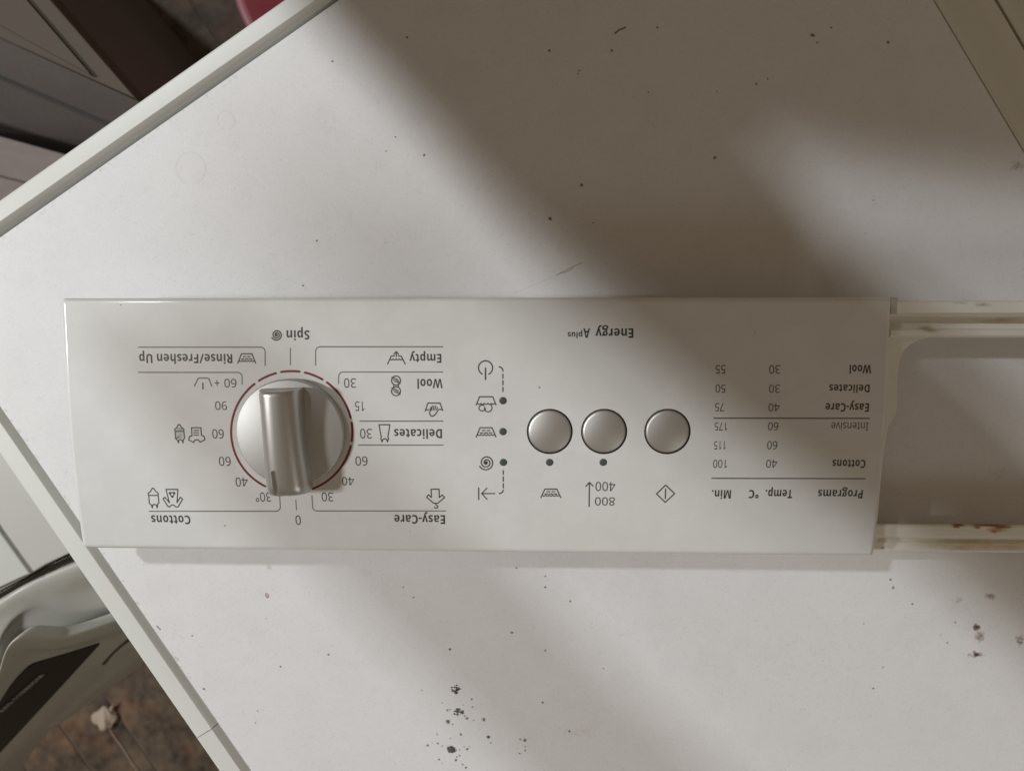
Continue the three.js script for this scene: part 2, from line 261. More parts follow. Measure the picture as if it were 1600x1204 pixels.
    const dashes = (u0, u1, v0, v1) => { const w = u1 - u0, h = v1 - v0, a = v0 + h * 0.3, b = v0 + h * 0.56; for (const [f, e] of [[0.3, 0.45], [0.55, 0.7]]) line([[u0 + w * f, a], [u0 + w * e, a]], 1.6, INK); for (const [f, e] of [[0.2, 0.35], [0.42, 0.58], [0.65, 0.8]]) line([[u0 + w * f, b], [u0 + w * e, b]], 1.6, INK); };
    const rinse = (u0, u1, v0, v1) => { tub(u0, u1, v0, v1); waves(u0 + (u1 - u0) * 0.07, u1 - (u1 - u0) * 0.07, v1 - 4); dashes(u0, u1, v0, v1); };
    rinse(371.5, 399, 552.5, 567); rinse(744, 775, 668, 682.5); rinse(845.3, 876.3, 763.8, 777.2);
    // emptying tub
    line([[605.5, 568.5], [611, 556.5], [616, 555.5]], 1.7, INK); line([[633, 568.5], [627, 556.5], [622, 555.5]], 1.7, INK); waves(609, 629, 560.5, 4); line([[619, 557], [619, 549.5]], 1.7, INK); line([[615.5, 553], [619, 549], [622.5, 553]], 1.7, INK);
    // skein of wool
    for (const cv of [594.3, 611]) { arc(618.7, cv, 7, 0, 360, 1.7, INK); for (const d of [-3.6, 0.2, 3.8]) line([[618.7 - 5 + d * 0.5, cv + 1 + d * 0.9 - 3], [618.7 + d * 0.4, cv + d * 0.8 - 0.6], [618.7 + 5 + d * 0.4, cv + 3 + d * 0.8 - 1]], 1.3, INK); }
    line([[615, 600.5], [615, 605]], 1.6, INK); line([[622.4, 600.5], [622.4, 605]], 1.6, INK);
    // hand in a tub
    line([[664.5, 642], [668.6, 629.5], [687.5, 629.5], [691.5, 641]], 1.7, INK); line([[664.5, 640], [670, 640]], 1.6, INK); line([[684.5, 639.5], [691, 639.5]], 1.6, INK);
    line([[673.5, 636], [671, 645], [673, 649.5], [676.5, 650], [680.5, 647], [684, 641.5]], 1.7, INK); for (const d of [0, 2.6, 5.2, 7.8]) line([[674 + d, 641 - d * 0.1], [675.6 + d, 634 + (d > 6 ? 2 : 0)]], 1.4, INK);
    // delicates: a top with straps
    line([[592, 663.3], [609, 663.3], [606, 682.5], [607, 685], [605.4, 690], [604.2, 686.5], [601, 685], [598.2, 686.5], [596.8, 690], [595, 685], [595.6, 682.5]], 1.7, INK, true);
    // easy care: a shirt on a hanger
    line([[673.5, 764], [686, 764], [686.3, 777], [691, 773], [694.6, 777], [684, 786], [677.5, 786], [666.5, 776.5], [669.5, 772.8], [674, 777]], 1.7, INK, true); line([[680.5, 786], [681, 788.5], [684, 790], [683.6, 793], [680, 793.5], [678.5, 792]], 1.6, INK);
    // tub with one bar
    line([[303.5, 603], [309, 591.3], [312, 590.5], [323, 590.5], [326, 591.3], [330.6, 603]], 1.7, SOFT); line([[316.7, 598.5], [316.7, 607.5]], 2, INK);
    // a bodice, hatched or plain, and a top beside it
    const bodice = (cu, v0, s, hatch) => { const o = [[0, 0], [1.8, 1], [4, 5], [8, 7.6], [8.2, 12], [9.4, 22.6], [7.2, 25.6], [6.6, 31], [5.2, 26.5], [2, 25.2], [-0.4, 26.5], [-1, 31], [-2.4, 26.6], [-5.6, 24], [-6.6, 12], [-7.4, 8], [-4, 5.4], [-1.6, 1]].map(([a, b]) => [cu + a * s, v0 + b * s]);
      line(o, 1.7, INK, true); line([[cu - 6.8 * s, v0 + 11.4 * s], [cu + 8 * s, v0 + 11.4 * s]], 1.6, INK);
      if (hatch) for (let d = 2; d < 30; d += 2.3) line([[cu - 6.3 * s, v0 + Math.min(24, d + 5) * s], [cu + Math.min(8, d - 2) * s * 0.9, v0 + Math.max(5.5, d - 7.5) * s]], 0.55, SOFT); };
    bodice(238.6, 762.3, 1, false); bodice(279.4, 663, 0.93, true);
    line([[299, 668], [313.5, 668], [314.5, 680], [318.5, 681.4], [320, 686.5], [312.5, 690.6], [310, 687.3], [307, 686.6], [304, 687.6], [302, 691], [294.4, 687], [296, 681.5], [299.6, 681]], 1.7, INK, true); for (const d of [0, 3.6, 7.2]) line([[302.5, 672.3 + d], [310, 672.3 + d]], 1.5, INK);
    // a child's romper with three dots
    line([[259, 764.3], [277.6, 764.3], [276.2, 785], [281.4, 776.5], [285, 779.5], [278, 791.6], [274.6, 791.8], [271, 788.6], [267.4, 788.8], [264.4, 791.8], [262.2, 791], [254.3, 779], [257.4, 776.6], [264.4, 785.2]], 1.7, INK, true);
    disc(265.4, 770.2, 2, DARK); disc(271.6, 770.2, 2, DARK); disc(268.9, 775.6, 2, DARK); arc(268.6, 772, 3, 0, 360, 1.3, INK);
    // — red marks round the dial
    for (const [a0, a1] of [[116, 232], [-122.7, -105.2], [-100, -82.7], [-77.4, -59.5], [-54.4, -13.5], [-8.4, 8.7], [13.6, 75.9]]) arc(455.6, 674.3, 94.7, a0, a1, 3.4, RED);
    disc(462, 768.5, 4.2, RED);
    // — middle block
    write('Energy', 930.6, 991.5, 512.8, 527.6, true, DARK); write('A', 911.6, 922, 513, 527.6, true, DARK); write('plus', 886.6, 911, 518.5, 528, true, DARK);
    arc(758.7, 574.5, 11, 118, 422, 1.9, INK); line([[758.7, 575], [758.7, 592.5]], 2.2, INK);
    const dash = (list) => { for (const p of list) line(p, 1.9, INK); };
    dash([[[780, 572.8], [783.6, 574], [785.6, 577.5], [785.8, 579.6]], [[785.8, 584.5], [785.8, 590.6]], [[785.8, 594.5], [785.8, 601]], [[785.8, 605], [785.8, 611.2]], [[786.4, 735], [786.4, 740.8]], [[786.4, 744.6], [786.4, 751.5]], [[786.4, 755.4], [786.4, 761.8]], [[786.4, 765.5], [785.4, 768.4], [783, 770.2], [780, 770.8]]]);
    line([[744, 632.5], [749.2, 619.6], [770, 619.6], [775, 632.5]], 1.7, INK); waves(746, 773, 630, 5); arc(753.6, 637.2, 5.2, 10, 300, 1.6, INK, 4.6); arc(762.8, 637, 6, -60, 190, 1.6, INK, 6.2);
    spiral(759.8, 722.5, 11.8);
    line([[748, 762], [748, 780]], 1.9, INK); line([[753, 770.8], [773, 770.8]], 1.7, INK); line([[761, 762.3], [752.6, 770.8], [761, 779.6]], 1.7, INK);
    line([[921, 754], [920.6, 791]], 1.8, INK); line([[915.6, 759.5], [921, 753.3], [926.6, 759]], 1.8, INK);
    write('400', 929.8, 961.8, 753.2, 767.6); write('800', 929, 962, 776.3, 790);
    line([[1026, 771.3], [1040.3, 757.6], [1054.3, 771], [1039.6, 784.6]], 1.8, INK, true); line([[1040.2, 764], [1039.8, 778.6]], 1.8, INK);
    // — table
    const rows = [['Wool', 1327, 1362, 570, 583.6, '30', 1201.5, 1220.4, '55', 1117.8, 1134.7, 1], ['Delicates', 1295.7, 1360.8, 600.5, 613, '30', 1201.5, 1219.5, '50', 1117.8, 1134.7, 1], ['Easy-Care', 1289.9, 1359.7, 630, 642.8, '40', 1200.6, 1219, '75', 1117, 1132.6, 1], ['Intensive', 1299, 1358, 659.8, 672.6, '60', 1200, 1217.5, '175', 1116.3, 1138, 0], ['', 0, 0, 688.8, 702, '60', 1198.6, 1216, '115', 1115.5, 1135.8, 0], ['Cottons', 1301, 1354, 718, 730.6, '40', 1197, 1215, '100', 1114, 1138, 1]];
    for (const [s, u0, u1, v0, v1, t, t0, t1, m, m0, m1, b] of rows) { if (s) write(s, u0, u1, v0, v1, !!b, b ? DARK : INK); write(t, t0, t1, v0, v1); write(m, m0, m1, v0, v1); }
    line([[1115.8, 653], [1359, 653.4]], 1.7, INK); line([[1112.6, 747], [1352.4, 747.6]], 1.5, INK);
    write('Programs', 1278.5, 1350.3, 765, 778.4, true, DARK); write('Temp.', 1196, 1239, 765, 778.4, true, DARK); write('°C', 1170, 1187, 765, 778.4, true, DARK); write('Min.', 1112, 1144, 765, 778.4, true, DARK);
  });
  // fascia: solid with rounded edges, curving down towards its lower side
  const R = 0.0024, steps = (a, b, n) => { const s = []; for (const f of [0, 0.04, 0.12, 0.25, 0.42, 0.65, 1]) s.push(a + R * f); s.push(a + R * 1.12); for (let i = 1; i < n; i++) s.push(a + R + (b - a - 2 * R) * i / n); s.push(b - R * 1.12); for (const f of [1, 0.65, 0.42, 0.25, 0.12, 0.04, 0]) s.push(b - R * f); return s; };
  const xs = steps(X0, X1, 12), zs = steps(Z0, Z1, 26), nx = xs.length, nz = zs.length;
  const edge = (d) => d >= R ? 0 : R - Math.sqrt(R * R - (R - d) ** 2);
  const pos = [], uv = [], idx = [], topAt = (x, z) => crown(z) - Math.min(R, edge(Math.min(x - X0, X1 - x)) + edge(Math.min(z - Z0, Z1 - z)));
  for (let s = 0; s < 2; s++) for (let j = 0; j < nz; j++) for (let i = 0; i < nx; i++) { pos.push(PX(xs[i]), s ? crown(zs[j]) - 0.0105 : topAt(xs[i], zs[j]), PZ(zs[j])); uv.push((xs[i] - X0) / PW, 1 - (zs[j] - Z0) / PD); }
  const id = (s, i, j) => s * nx * nz + j * nx + i;
  for (let j = 0; j < nz - 1; j++) for (let i = 0; i < nx - 1; i++) { idx.push(id(0, i, j), id(0, i, j + 1), id(0, i + 1, j), id(0, i + 1, j), id(0, i, j + 1), id(0, i + 1, j + 1)); idx.push(id(1, i, j), id(1, i + 1, j), id(1, i, j + 1), id(1, i + 1, j), id(1, i + 1, j + 1), id(1, i, j + 1)); }
  for (let i = 0; i < nx - 1; i++) { idx.push(id(0, i, 0), id(0, i + 1, 0), id(1, i, 0), id(0, i + 1, 0), id(1, i + 1, 0), id(1, i, 0)); const j = nz - 1; idx.push(id(0, i, j), id(1, i, j), id(0, i + 1, j), id(0, i + 1, j), id(1, i, j), id(1, i + 1, j)); }
  for (let j = 0; j < nz - 1; j++) { idx.push(id(0, 0, j), id(1, 0, j), id(0, 0, j + 1), id(0, 0, j + 1), id(1, 0, j), id(1, 0, j + 1)); const i = nx - 1; idx.push(id(0, i, j), id(0, i, j + 1), id(1, i, j), id(0, i, j + 1), id(1, i, j + 1), id(1, i, j)); }
  let fg = new THREE.BufferGeometry(); fg.setAttribute('position', new THREE.Float32BufferAttribute(pos, 3)); fg.setAttribute('uv', new THREE.Float32BufferAttribute(uv, 2)); fg.setIndex(idx); fg.computeVertexNormals();
  const face = new THREE.MeshPhysicalMaterial({ map: art, roughness: 0.5, clearcoat: 0.5, clearcoatRoughness: 0.1, bumpMap: withRepeat(peel, 30, 10), bumpScale: 0.00001 });
  const dark = std({ color: rgb(0.03, 0.03, 0.03), roughness: 0.7 });
  const BTN = [[859, 674], [944, 674], [1043, 674]].map(([u, v]) => Q(u, v)), BR = 0.01035;
  let brush = new Brush(fg, face); brush.updateMatrixWorld();
  const ev = new Evaluator(); ev.useGroups = true;
  for (const [x, z, h] of BTN) { const c = new Brush(new THREE.CylinderGeometry(BR + 0.0005, BR + 0.0005, 0.03, 64), dark); c.position.set(PX(x), h, PZ(z)); c.updateMatrixWorld(); brush = ev.evaluate(brush, c, SUBTRACTION); }
  const fascia = shade(new THREE.Mesh(creased(brush.geometry, 0.7), brush.material)); fascia.name = 'fascia'; panel.add(fascia);

  // silver buttons, slightly domed
  const silverMap = dataTex(256, 256, () => { const v = 0.93 + rnd() * 0.1; return [v, v, v]; });
  const silver = std({ color: rgb(0.56, 0.545, 0.52), map: silverMap, metalness: 0.8, roughness: 0.46 });
  const prof = []; for (let i = 0; i <= 16; i++) { const t = i / 16, rr = BR * t; prof.push(new THREE.Vector2(rr, 0.0016 * (1 - t * t) - (t > 0.93 ? 0.0005 * ((t - 0.93) / 0.07) ** 2 : 0))); }
  prof.push(new THREE.Vector2(BR, -0.006), new THREE.Vector2(0, -0.006));
  const bgeo = new THREE.LatheGeometry(prof.reverse(), 64);
  const lab = ['left silver push button', 'middle silver push button', 'right silver push button'];
  const slope = (z) => Math.atan((crown(z + 0.001) - crown(z - 0.001)) / 0.002);
  BTN.forEach(([x, z, h], i) => { const b = part('button', bgeo, silver, panel, lab[i]); b.position.set(PX(x), h + 0.0002, PZ(z)); b.rotation.x = -slope(z); });
  // indicator lenses
  const lens = std({ color: rgb(0.075, 0.088, 0.082), roughness: 0.35 });
  const lgeo = new THREE.LatheGeometry([[0, 0.0003], [0.0009, 0.00027], [0.0015, 0.00018], [0.00178, 0], [0.00178, -0.002], [0, -0.002]].map(([a, b]) => new THREE.Vector2(a, b)).reverse(), 32);
  for (const [u, v] of [[785.8, 625.7], [785.8, 674], [786.4, 722], [858.7, 722], [942.6, 722]]) { const [x, z, h] = Q(u, v); const l = part('indicator_lens', lgeo, lens, panel); l.position.set(PX(x), h + 0.0001, PZ(z)); l.rotation.x = -slope(z); }

  // the dial
  const [dx, dz, dh] = Q(456.2, 674.5);
  const dial = new THREE.Group(); dial.name = 'program_dial'; dial.position.set(PX(dx), dh, PZ(dz)); dial.rotation.x = -slope(dz); panel.add(dial);
  const DR = 0.0257, dp = [];
  for (let i = 0; i <= 30; i++) { const t = i / 30, rr = 0.0001 + 0.0247 * t; dp.push([rr, 0.0066 - 0.0026 * t ** 2.2]); }
  for (let i = 1; i <= 8; i++) { const a = i / 8 * Math.PI / 2; dp.push([0.0248 + 0.0009 * Math.sin(a), 0.0031 + 0.0009 * Math.cos(a)]); }
  dp.push([DR, 0.0029], [DR, 0.0009], [DR - 0.0001, 0.0007], [0.0247, 0.0007], [0.0245, 0.0006], [0.0245, -0.0005], [0.0001, -0.0005]);
  const gripMat = std({ color: rgb(0.57, 0.56, 0.54), map: silverMap, metalness: 0.85, roughness: 0.36 });
  const discMat = std({ color: rgb(0.55, 0.545, 0.53), map: silverMap, metalness: 0.78, roughness: 0.54 });
  part('dial_disc', new THREE.LatheGeometry(dp.reverse().map(([a, b]) => new THREE.Vector2(a, b)), 128), discMat, dial);
  // grip: an arched bar, longer towards the pointer end, built row by row
  const rowsN = 96, secN = 56, gp = [], gi = [], gu = [];
  const zA = -0.0219, zB = 0.0279;
  for (let j = 0; j <= rowsN; j++) {
    const e = j / rowsN, t = 0.5 - 0.5 * Math.cos(Math.PI * e), z = zA + (zB - zA) * t;
    const capA = Math.min(1, (z - zA) / 0.0022), capB = Math.min(1, (zB - z) / 0.0052);
    const round = Math.sqrt(1 - (1 - capA) ** 2) * 0.1 + 0.9, roundB = Math.sqrt(1 - (1 - capB) ** 2);
    const hw = (0.0099 + 0.0006 * t) * (0.93 + 0.07 * roundB), hh = (0.0148 - 0.0030 * t * t) * round * (0.80 + 0.20 * roundB);
    for (let i = 0; i <= secN; i++) {
      const a = Math.PI * i / secN, c = Math.cos(a), s = Math.sin(a), x = -Math.sign(c) * Math.abs(c) ** 0.8 * hw;
      let y = Math.abs(s) ** 0.72 * hh;
      if (i === 0 || i === secN) y = 0.001;
      gp.push(x, Math.max(0.001, y), z); gu.push(i / secN, t * 2);
    }
  }
  const ring = secN + 1;
  for (let j = 0; j < rowsN; j++) for (let i = 0; i < secN; i++) { const a = j * ring + i, b = a + ring; gi.push(a, b, a + 1, b, b + 1, a + 1); }
  for (let j = 0; j < rowsN; j++) { const a = j * ring, b = a + ring; gi.push(a, a + secN, b, b, a + secN, b + secN); }
  for (const j of [0, rowsN]) { const c0 = j * ring; for (let i = 1; i < secN; i++) j === 0 ? gi.push(c0, c0 + i, c0 + i + 1) : gi.push(c0, c0 + i + 1, c0 + i); }
  const gg = new THREE.BufferGeometry(); gg.setAttribute('position', new THREE.Float32BufferAttribute(gp, 3)); gg.setAttribute('uv', new THREE.Float32BufferAttribute(gu, 2)); gg.setIndex(gi); gg.computeVertexNormals();
  // pointer slot cut into the longer end
  let grip = new Brush(gg, gripMat); grip.updateMatrixWorld();
  const slotShape = new THREE.Shape(); slotShape.absarc(0, 0, 0.0014, 0, Math.PI); slotShape.lineTo(-0.0014, -0.02); slotShape.lineTo(0.0014, -0.02);
  const sg = new THREE.ExtrudeGeometry(slotShape, { depth: 0.02, bevelEnabled: false, curveSegments: 10 }).rotateX(-Math.PI / 2);
  const cut = new Brush(sg, gripMat); cut.position.set(-0.0036, 0.0113, 0.0160); cut.rotation.x = 0.137; cut.updateMatrixWorld();
  const ev2 = new Evaluator(); ev2.useGroups = false;
  const g2 = ev2.evaluate(grip, cut, SUBTRACTION);
  const gripMesh = part('dial_grip', creased(g2.geometry, 0.75), gripMat, dial); gripMesh.rotation.y = 0.035;
  gripMesh.position.set(-0.0012, 0.0032, 0);

  // the carrier frame under the fascia, bare at its right end where the drawer went
  const stainMap = canvasTex(1024, 512, (g, w, h) => {    // 0.42 m × 0.21 m of frame, laid out on the plan
    const r = seeded(11), q = (u, v, hh) => { const [x, z] = P(u, v, hh); return [(x - 0.02) / 0.42 * w, (z + 0.04) / 0.21 * h]; };
    g.fillStyle = hexs(236, 234, 225); g.fillRect(0, 0, w, h);
    const cloud = (u, v, hh, du, dv, n, c, al, s) => { for (let i = 0; i < n; i++) { const [x, y] = q(u + ((r() + r() + r()) / 1.5 - 1) * du, v + ((r() + r() + r()) / 1.5 - 1) * dv, hh); g.fillStyle = hexs(c[0], c[1], c[2], al * (0.4 + 0.6 * r())); g.beginPath(); g.ellipse(x, y, s * (0.5 + r() * 1.6), s * (0.3 + r() * 0.5), 0, 0, 7); g.fill(); } };
    cloud(1560, 853, 0.017, 80, 8, 300, [206, 184, 128], 0.06, 2.6); cloud(1505, 856, 0.017, 24, 5, 90, [196, 166, 104], 0.06, 2.2); cloud(1585, 854, 0.017, 26, 6, 90, [196, 166, 104], 0.07, 2.2); cloud(1480, 850, 0.017, 100, 10, 160, [190, 176, 140], 0.05, 5);
    cloud(1558, 827, 0.0185, 20, 6, 160, [186, 140, 84], 0.08, 2.4); cloud(1553, 830, 0.0185, 7, 2, 40, [160, 108, 58], 0.14, 1.6);
    for (const [u0, u1, n, v, dv, cc, al, sz] of [[1482, 1512, 170, 819.5, 2.2, [104, 66, 40], 0.2, 1.0], [1505, 1590, 420, 819.5, 2.2, [100, 64, 38], 0.17, 1.1], [1488, 1500, 50, 822, 2.4, [150, 94, 48], 0.2, 1.3], [1520, 1532, 50, 823, 2, [150, 94, 48], 0.2, 1.3], [1545, 1585, 140, 822.5, 2.6, [150, 92, 44], 0.2, 1.4], [1492, 1504, 60, 815.5, 1.2, [58, 30, 14], 0.5, 1], [1512, 1560, 240, 816.6, 1.0, [40, 20, 9], 0.5, 1.1], [1574, 1592, 70, 817, 0.8, [56, 30, 14], 0.5, 1], [1470, 1600, 200, 817.4, 0.8, [110, 86, 60], 0.25, 1]]) cloud((u0 + u1) / 2, v, 0.0182, (u1 - u0) / 2, dv, n, cc, al, sz);
    cloud(1535, 476, 0.026, 16, 4, 120, [150, 147, 132], 0.06, 1.6); cloud(1500, 473, 0.026, 16, 2, 60, [150, 148, 136], 0.07, 1.4); cloud(1445, 514, 0.016, 18, 7, 300, [160, 136, 96], 0.03, 2.4); cloud(1560, 500, 0.016, 50, 5, 160, [160, 140, 118], 0.03, 3); cloud(1381, 856, 0.017, 2, 1.5, 14, [60, 50, 40], 0.4, 0.8);
    cloud(1480, 660, 0.016, 120, 180, 500, [150, 136, 110], 0.03, 7);
  });
  const frameMat = std({ map: stainMap, roughness: 0.45, bumpMap: withRepeat(peel, 10), bumpScale: 0.00003 });
  const layStain = (g) => { const p = g.attributes.position, u = new Float32Array(p.count * 2); for (let i = 0; i < p.count; i++) { u[2 * i] = (p.getX(i) - 0.02) / 0.42; u[2 * i + 1] = 1 - (p.getZ(i) + 0.05 + 0.04) / 0.21; } g.setAttribute('uv', new THREE.BufferAttribute(u, 2)); return g; };
  const zAt = (v, h) => P(1500, v, h)[1];
  const XE = 0.36, frame = new THREE.Group(); frame.name = 'carrier_frame'; panel.add(frame);
  const zr = (list) => list.map(([v, h]) => [PZ(typeof v === 'number' ? zAt(v, h) : v[0]), h]);
  // upper rail: flange, sunk channel, lip, wall down to the top
  const up = zr([[470.5, 0.0005], [470.5, 0.0256], [471.8, 0.0264], [488.5, 0.0264], [490, 0.0256], [491, 0.0175], [495, 0.0168], [511, 0.0168], [513.2, 0.0176], [514.5, 0.0212], [516.5, 0.0220], [523.5, 0.0218], [526.5, 0.0208], [527.2, 0.019], [527.4, 0.011], [520, 0.010], [519, 0.0005]]);
  part('upper_rail', layStain(rail(up, PX(P(1400, 480, 0.026)[0]), XE, 0.5)), frameMat, frame);
  const low = zr([[820, 0.0005], [818.4, 0.0172], [820, 0.0186], [823, 0.0190], [836.5, 0.0186], [839.5, 0.0176], [841.5, 0.0152], [844, 0.0148], [846.5, 0.0156], [848.5, 0.0166], [859.5, 0.0164], [862, 0.0152], [862.6, 0.0005]]);
  part('lower_rail', layStain(rail(low, PX(P(1352, 840, 0.016)[0]), XE, 0.5)), frameMat, frame, 'rust and yellow stained lower rail of the frame');
  // end web with the rounded corner of the drawer opening
  const hw = 0.0172, wp = [[1340, 474], [1398, 474], [1402, 486], [1416, 492], [1470, 494], [1470, 527], [1452, 527.5], [1438, 530], [1424, 537], [1413, 548], [1407, 560], [1404.5, 576], [1403, 600], [1402.5, 636], [1400, 648], [1394, 657], [1388, 668], [1380, 720], [1372, 815], [1372, 850], [1330, 850]].map(([u, v]) => { const [x, z] = P(u, v, hw); return [PX(x), PZ(z)]; });
  part('end_web', layStain(prism(wp, 0.0128, hw, 0.0006)), frameMat, frame);
  // body under the fascia
  const inner = std({ color: rgb(0.55, 0.54, 0.5), roughness: 0.6 });
  part('rear_housing', new RoundedBoxGeometry(0.352, 0.0255, 0.098, 2, 0.002).translate(PX(-0.038), 0.0132, PZ(0.051)), inner, frame);
  part('side_stop', new RoundedBoxGeometry(0.004, 0.012, 0.008, 2, 0.001).translate(PX(P(1398, 480, 0.02)[0] - 0.003), 0.0205, PZ(P(1398, 478, 0.02)[1])), inner, frame);
}

// ───────────────────────── three lumps of grit on the top
{
  const mats = [[0.1, 0.088, 0.074], [0.19, 0.18, 0.145], [0.13, 0.13, 0.122]].map(([r, g, b]) => std({ color: rgb(r, g, b), roughness: 0.95, bumpMap: fine, bumpScale: 0.0003 }));
  const crumb = (u, v, lab, m, n, spread, big, seed) => {
    const r = seeded(seed), [x, z] = P(u, v, 0.001), gs = [];
    for (let i = 0; i < n; i++) {
      const s = big * (0.35 + r() * 0.65), pts = []; for (let k = 0; k < 12; k++) { const a = r() * 6.283, b = (r() - 0.5) * 2, q = Math.sqrt(1 - b * b); pts.push(V(Math.cos(a) * q * s, b * s * 0.45, Math.sin(a) * q * s * (0.6 + r() * 0.4))); }
      const g = new ConvexGeometry(pts), a = r() * 6.283, d = spread * Math.sqrt(r()); g.translate(Math.cos(a) * d, s * 0.4, Math.sin(a) * d); gs.push(g);
    }
    const o = shade(new THREE.Mesh(mergeGeometries(gs.map((g) => uvPlan(g, 0, 2, 60))), m)); o.name = numbered('dirt_lump'); o.position.set(x, TOP, z); o.userData = { label: lab, category: 'dirt' }; scene.add(o);
  };
  crumb(711, 1079, 'dark crumbly dirt lump, topmost of the three on the white top', mats[0], 34, 0.0029, 0.0007, 3);
  crumb(716, 1114, 'greyish angular dirt lump, between a crumbly lump and a round one', mats[1], 26, 0.0024, 0.0008, 4);
  crumb(704, 1171, 'round grey dirt lump, lowest of the three on the white top', mats[2], 12, 0.0012, 0.0019, 9);
}

// ───────────────────────── second machine below the lower-left edge
{
  const m = thing('washing_machine', 'grey-white machine with bulging front and black display window, at lower left', 'washing machine', [-0.62, 0, 0.42]);
  const grey = dataTex(256, 256, (x, y) => { const n = fbm(x * 4, y * 4, 3, 5), d = Math.max(0, fbm(x * 6 + 20, y * 6, 7, 4)) * 0.35; return [0.47 + n * 0.06 - d * 0.25, 0.465 + n * 0.06 - d * 0.28, 0.425 + n * 0.055 - d * 0.32]; });
  const shell = std({ map: grey, roughness: 0.38 }), lid = std({ color: rgb(0.5, 0.51, 0.48), map: dataTex(64, 64, (x, y) => { const n = 1 + 0.12 * fbm(x * 5, y * 5, 1, 4); return [n, n, n]; }), roughness: 0.42 });
  const black = std({ color: rgb(0.02, 0.018, 0.017), roughness: 0.3 });
  const row = (list) => list.map(([u, v, h]) => W3(u, v, h));
  // lid: a flat slab, its lighter inner board proud of the border
  const flat = (list, h, t, b = 0.001) => prism(list.map(([u, v]) => P(u, v, h)), TOP + h - t, TOP + h, b);
  worldPart('lid_border', flat([[-260, 420], [-60, 560], [140, 830], [138, 850], [70, 882], [36, 903], [0, 922], [-120, 985], [-420, 1000], [-460, 640]], -0.100, 0.02), shell, m);
  worldPart('lid_board', flat([[-300, 500], [-80, 712], [0, 832], [46, 896], [30, 903], [0, 917], [-120, 978], [-400, 990], [-430, 660]], -0.0975, 0.004), lid, m);
  // bulging brow under the lid seam
  worldPart('brow', skin([
    row([[-200, 1034, -0.125], [-60, 963, -0.117], [0, 932, -0.112], [36, 911, -0.112], [72, 892, -0.114], [150, 858, -0.118], [260, 814, -0.123]]),
    row([[-200, 1045, -0.116], [-60, 973, -0.109], [0, 940, -0.104], [38, 917, -0.104], [76, 899, -0.107], [160, 868, -0.112], [270, 830, -0.12]]),
    row([[-200, 1090, -0.118], [-60, 1010, -0.112], [0, 972, -0.110], [42, 948, -0.110], [90, 932, -0.114], [170, 912, -0.124], [280, 880, -0.134]]),
    row([[-200, 1146, -0.126], [-60, 1066, -0.120], [-8, 1016, -0.116], [22, 974, -0.117], [96, 968, -0.124], [175, 946, -0.132], [290, 906, -0.142]]),
    row([[-200, 1180, -0.132], [-60, 1110, -0.127], [-6, 1050, -0.123], [32, 988, -0.124], [100, 984, -0.132], [178, 960, -0.141], [292, 920, -0.15]]),
    row([[-200, 1190, -0.150], [-60, 1122, -0.146], [6, 1062, -0.142], [40, 996, -0.143], [100, 986, -0.152], [178, 962, -0.161], [292, 922, -0.17]]),
  ], 56, 40), shell, m);
  // console: rounded rim, flat sloping face, lower flank
  const c0 = W3(0, 1090, -0.136), c1 = W3(154, 1008, -0.152), c2 = W3(0, 1175, -0.215);
  const nrm = c1.clone().sub(c0).cross(c2.clone().sub(c0)).normalize(); if (nrm.y < 0) nrm.negate();
  const onPlane = (u, v, off = 0) => { const d = W3(u, v, -0.2).sub(camera.position).normalize(), o = c0.clone().addScaledVector(nrm, off), t = o.sub(camera.position).dot(nrm) / d.dot(nrm); return camera.position.clone().addScaledVector(d, t); };
  const face = (list) => list.map(([u, v]) => onPlane(u, v));
  const drop = (list, up) => list.map(([u, v]) => onPlane(u, v).add(V(0, up, 0)));
  worldPart('console', skin([
    drop([[-200, 1195], [-60, 1125], [-2, 1062], [34, 987], [100, 984], [178, 959], [292, 919]], -0.008),
    drop([[-200, 1200], [-60, 1132], [4, 1052], [38, 990], [102, 989], [180, 965], [294, 925]], 0.008),
    drop([[-200, 1213], [-60, 1148], [8, 1066], [44, 1003], [104, 1001], [182, 977], [296, 940]], 0.0105),
    drop([[-190, 1228], [-54, 1160], [12, 1075], [50, 1013], [107, 1007], [184, 984], [298, 948]], 0.006),
    face([[-180, 1240], [-50, 1172], [14, 1086], [56, 1024], [110, 1013], [186, 991], [300, 955]]),
    face([[-160, 1285], [-40, 1202], [37, 1110], [84, 1051], [130, 1026], [194, 1001], [306, 965]]),
    face([[-140, 1330], [-30, 1232], [60, 1134], [112, 1078], [152, 1040], [202, 1012], [312, 974]]),
    drop([[-120, 1352], [-14, 1204], [62, 1142], [114, 1092], [160, 1050], [210, 1017], [318, 975]], -0.016),
    drop([[-100, 1380], [0, 1190], [66, 1140], [118, 1092], [166, 1053], [218, 1015], [324, 965]], -0.018),
    drop([[-100, 1400], [0, 1196], [70, 1148], [124, 1100], [172, 1062], [224, 1024], [330, 970]], -0.020),
    drop([[-100, 1440], [0, 1206], [72, 1156], [128, 1114], [180, 1078], [232, 1044], [340, 984]], -0.070),
  ], 60, 90), shell, m);
  // display window set into the sloping face
  const e1 = onPlane(66, 1053).sub(onPlane(-2, 1113)).normalize(), e2 = nrm.clone().cross(e1), basis = new THREE.Matrix4().makeBasis(e1, e2, nrm).setPosition(c0);
  const flat2 = [[-60, 1140], [0, 1086], [45, 1044], [53, 1039.5], [61, 1037], [110, 1022.5], [154, 1008], [110, 1056], [50, 1121], [0, 1175], [-70, 1250]].map(([u, v]) => { const q = onPlane(u, v, 0.0016).sub(c0); return new THREE.Vector2(q.dot(e1), q.dot(e2)); });
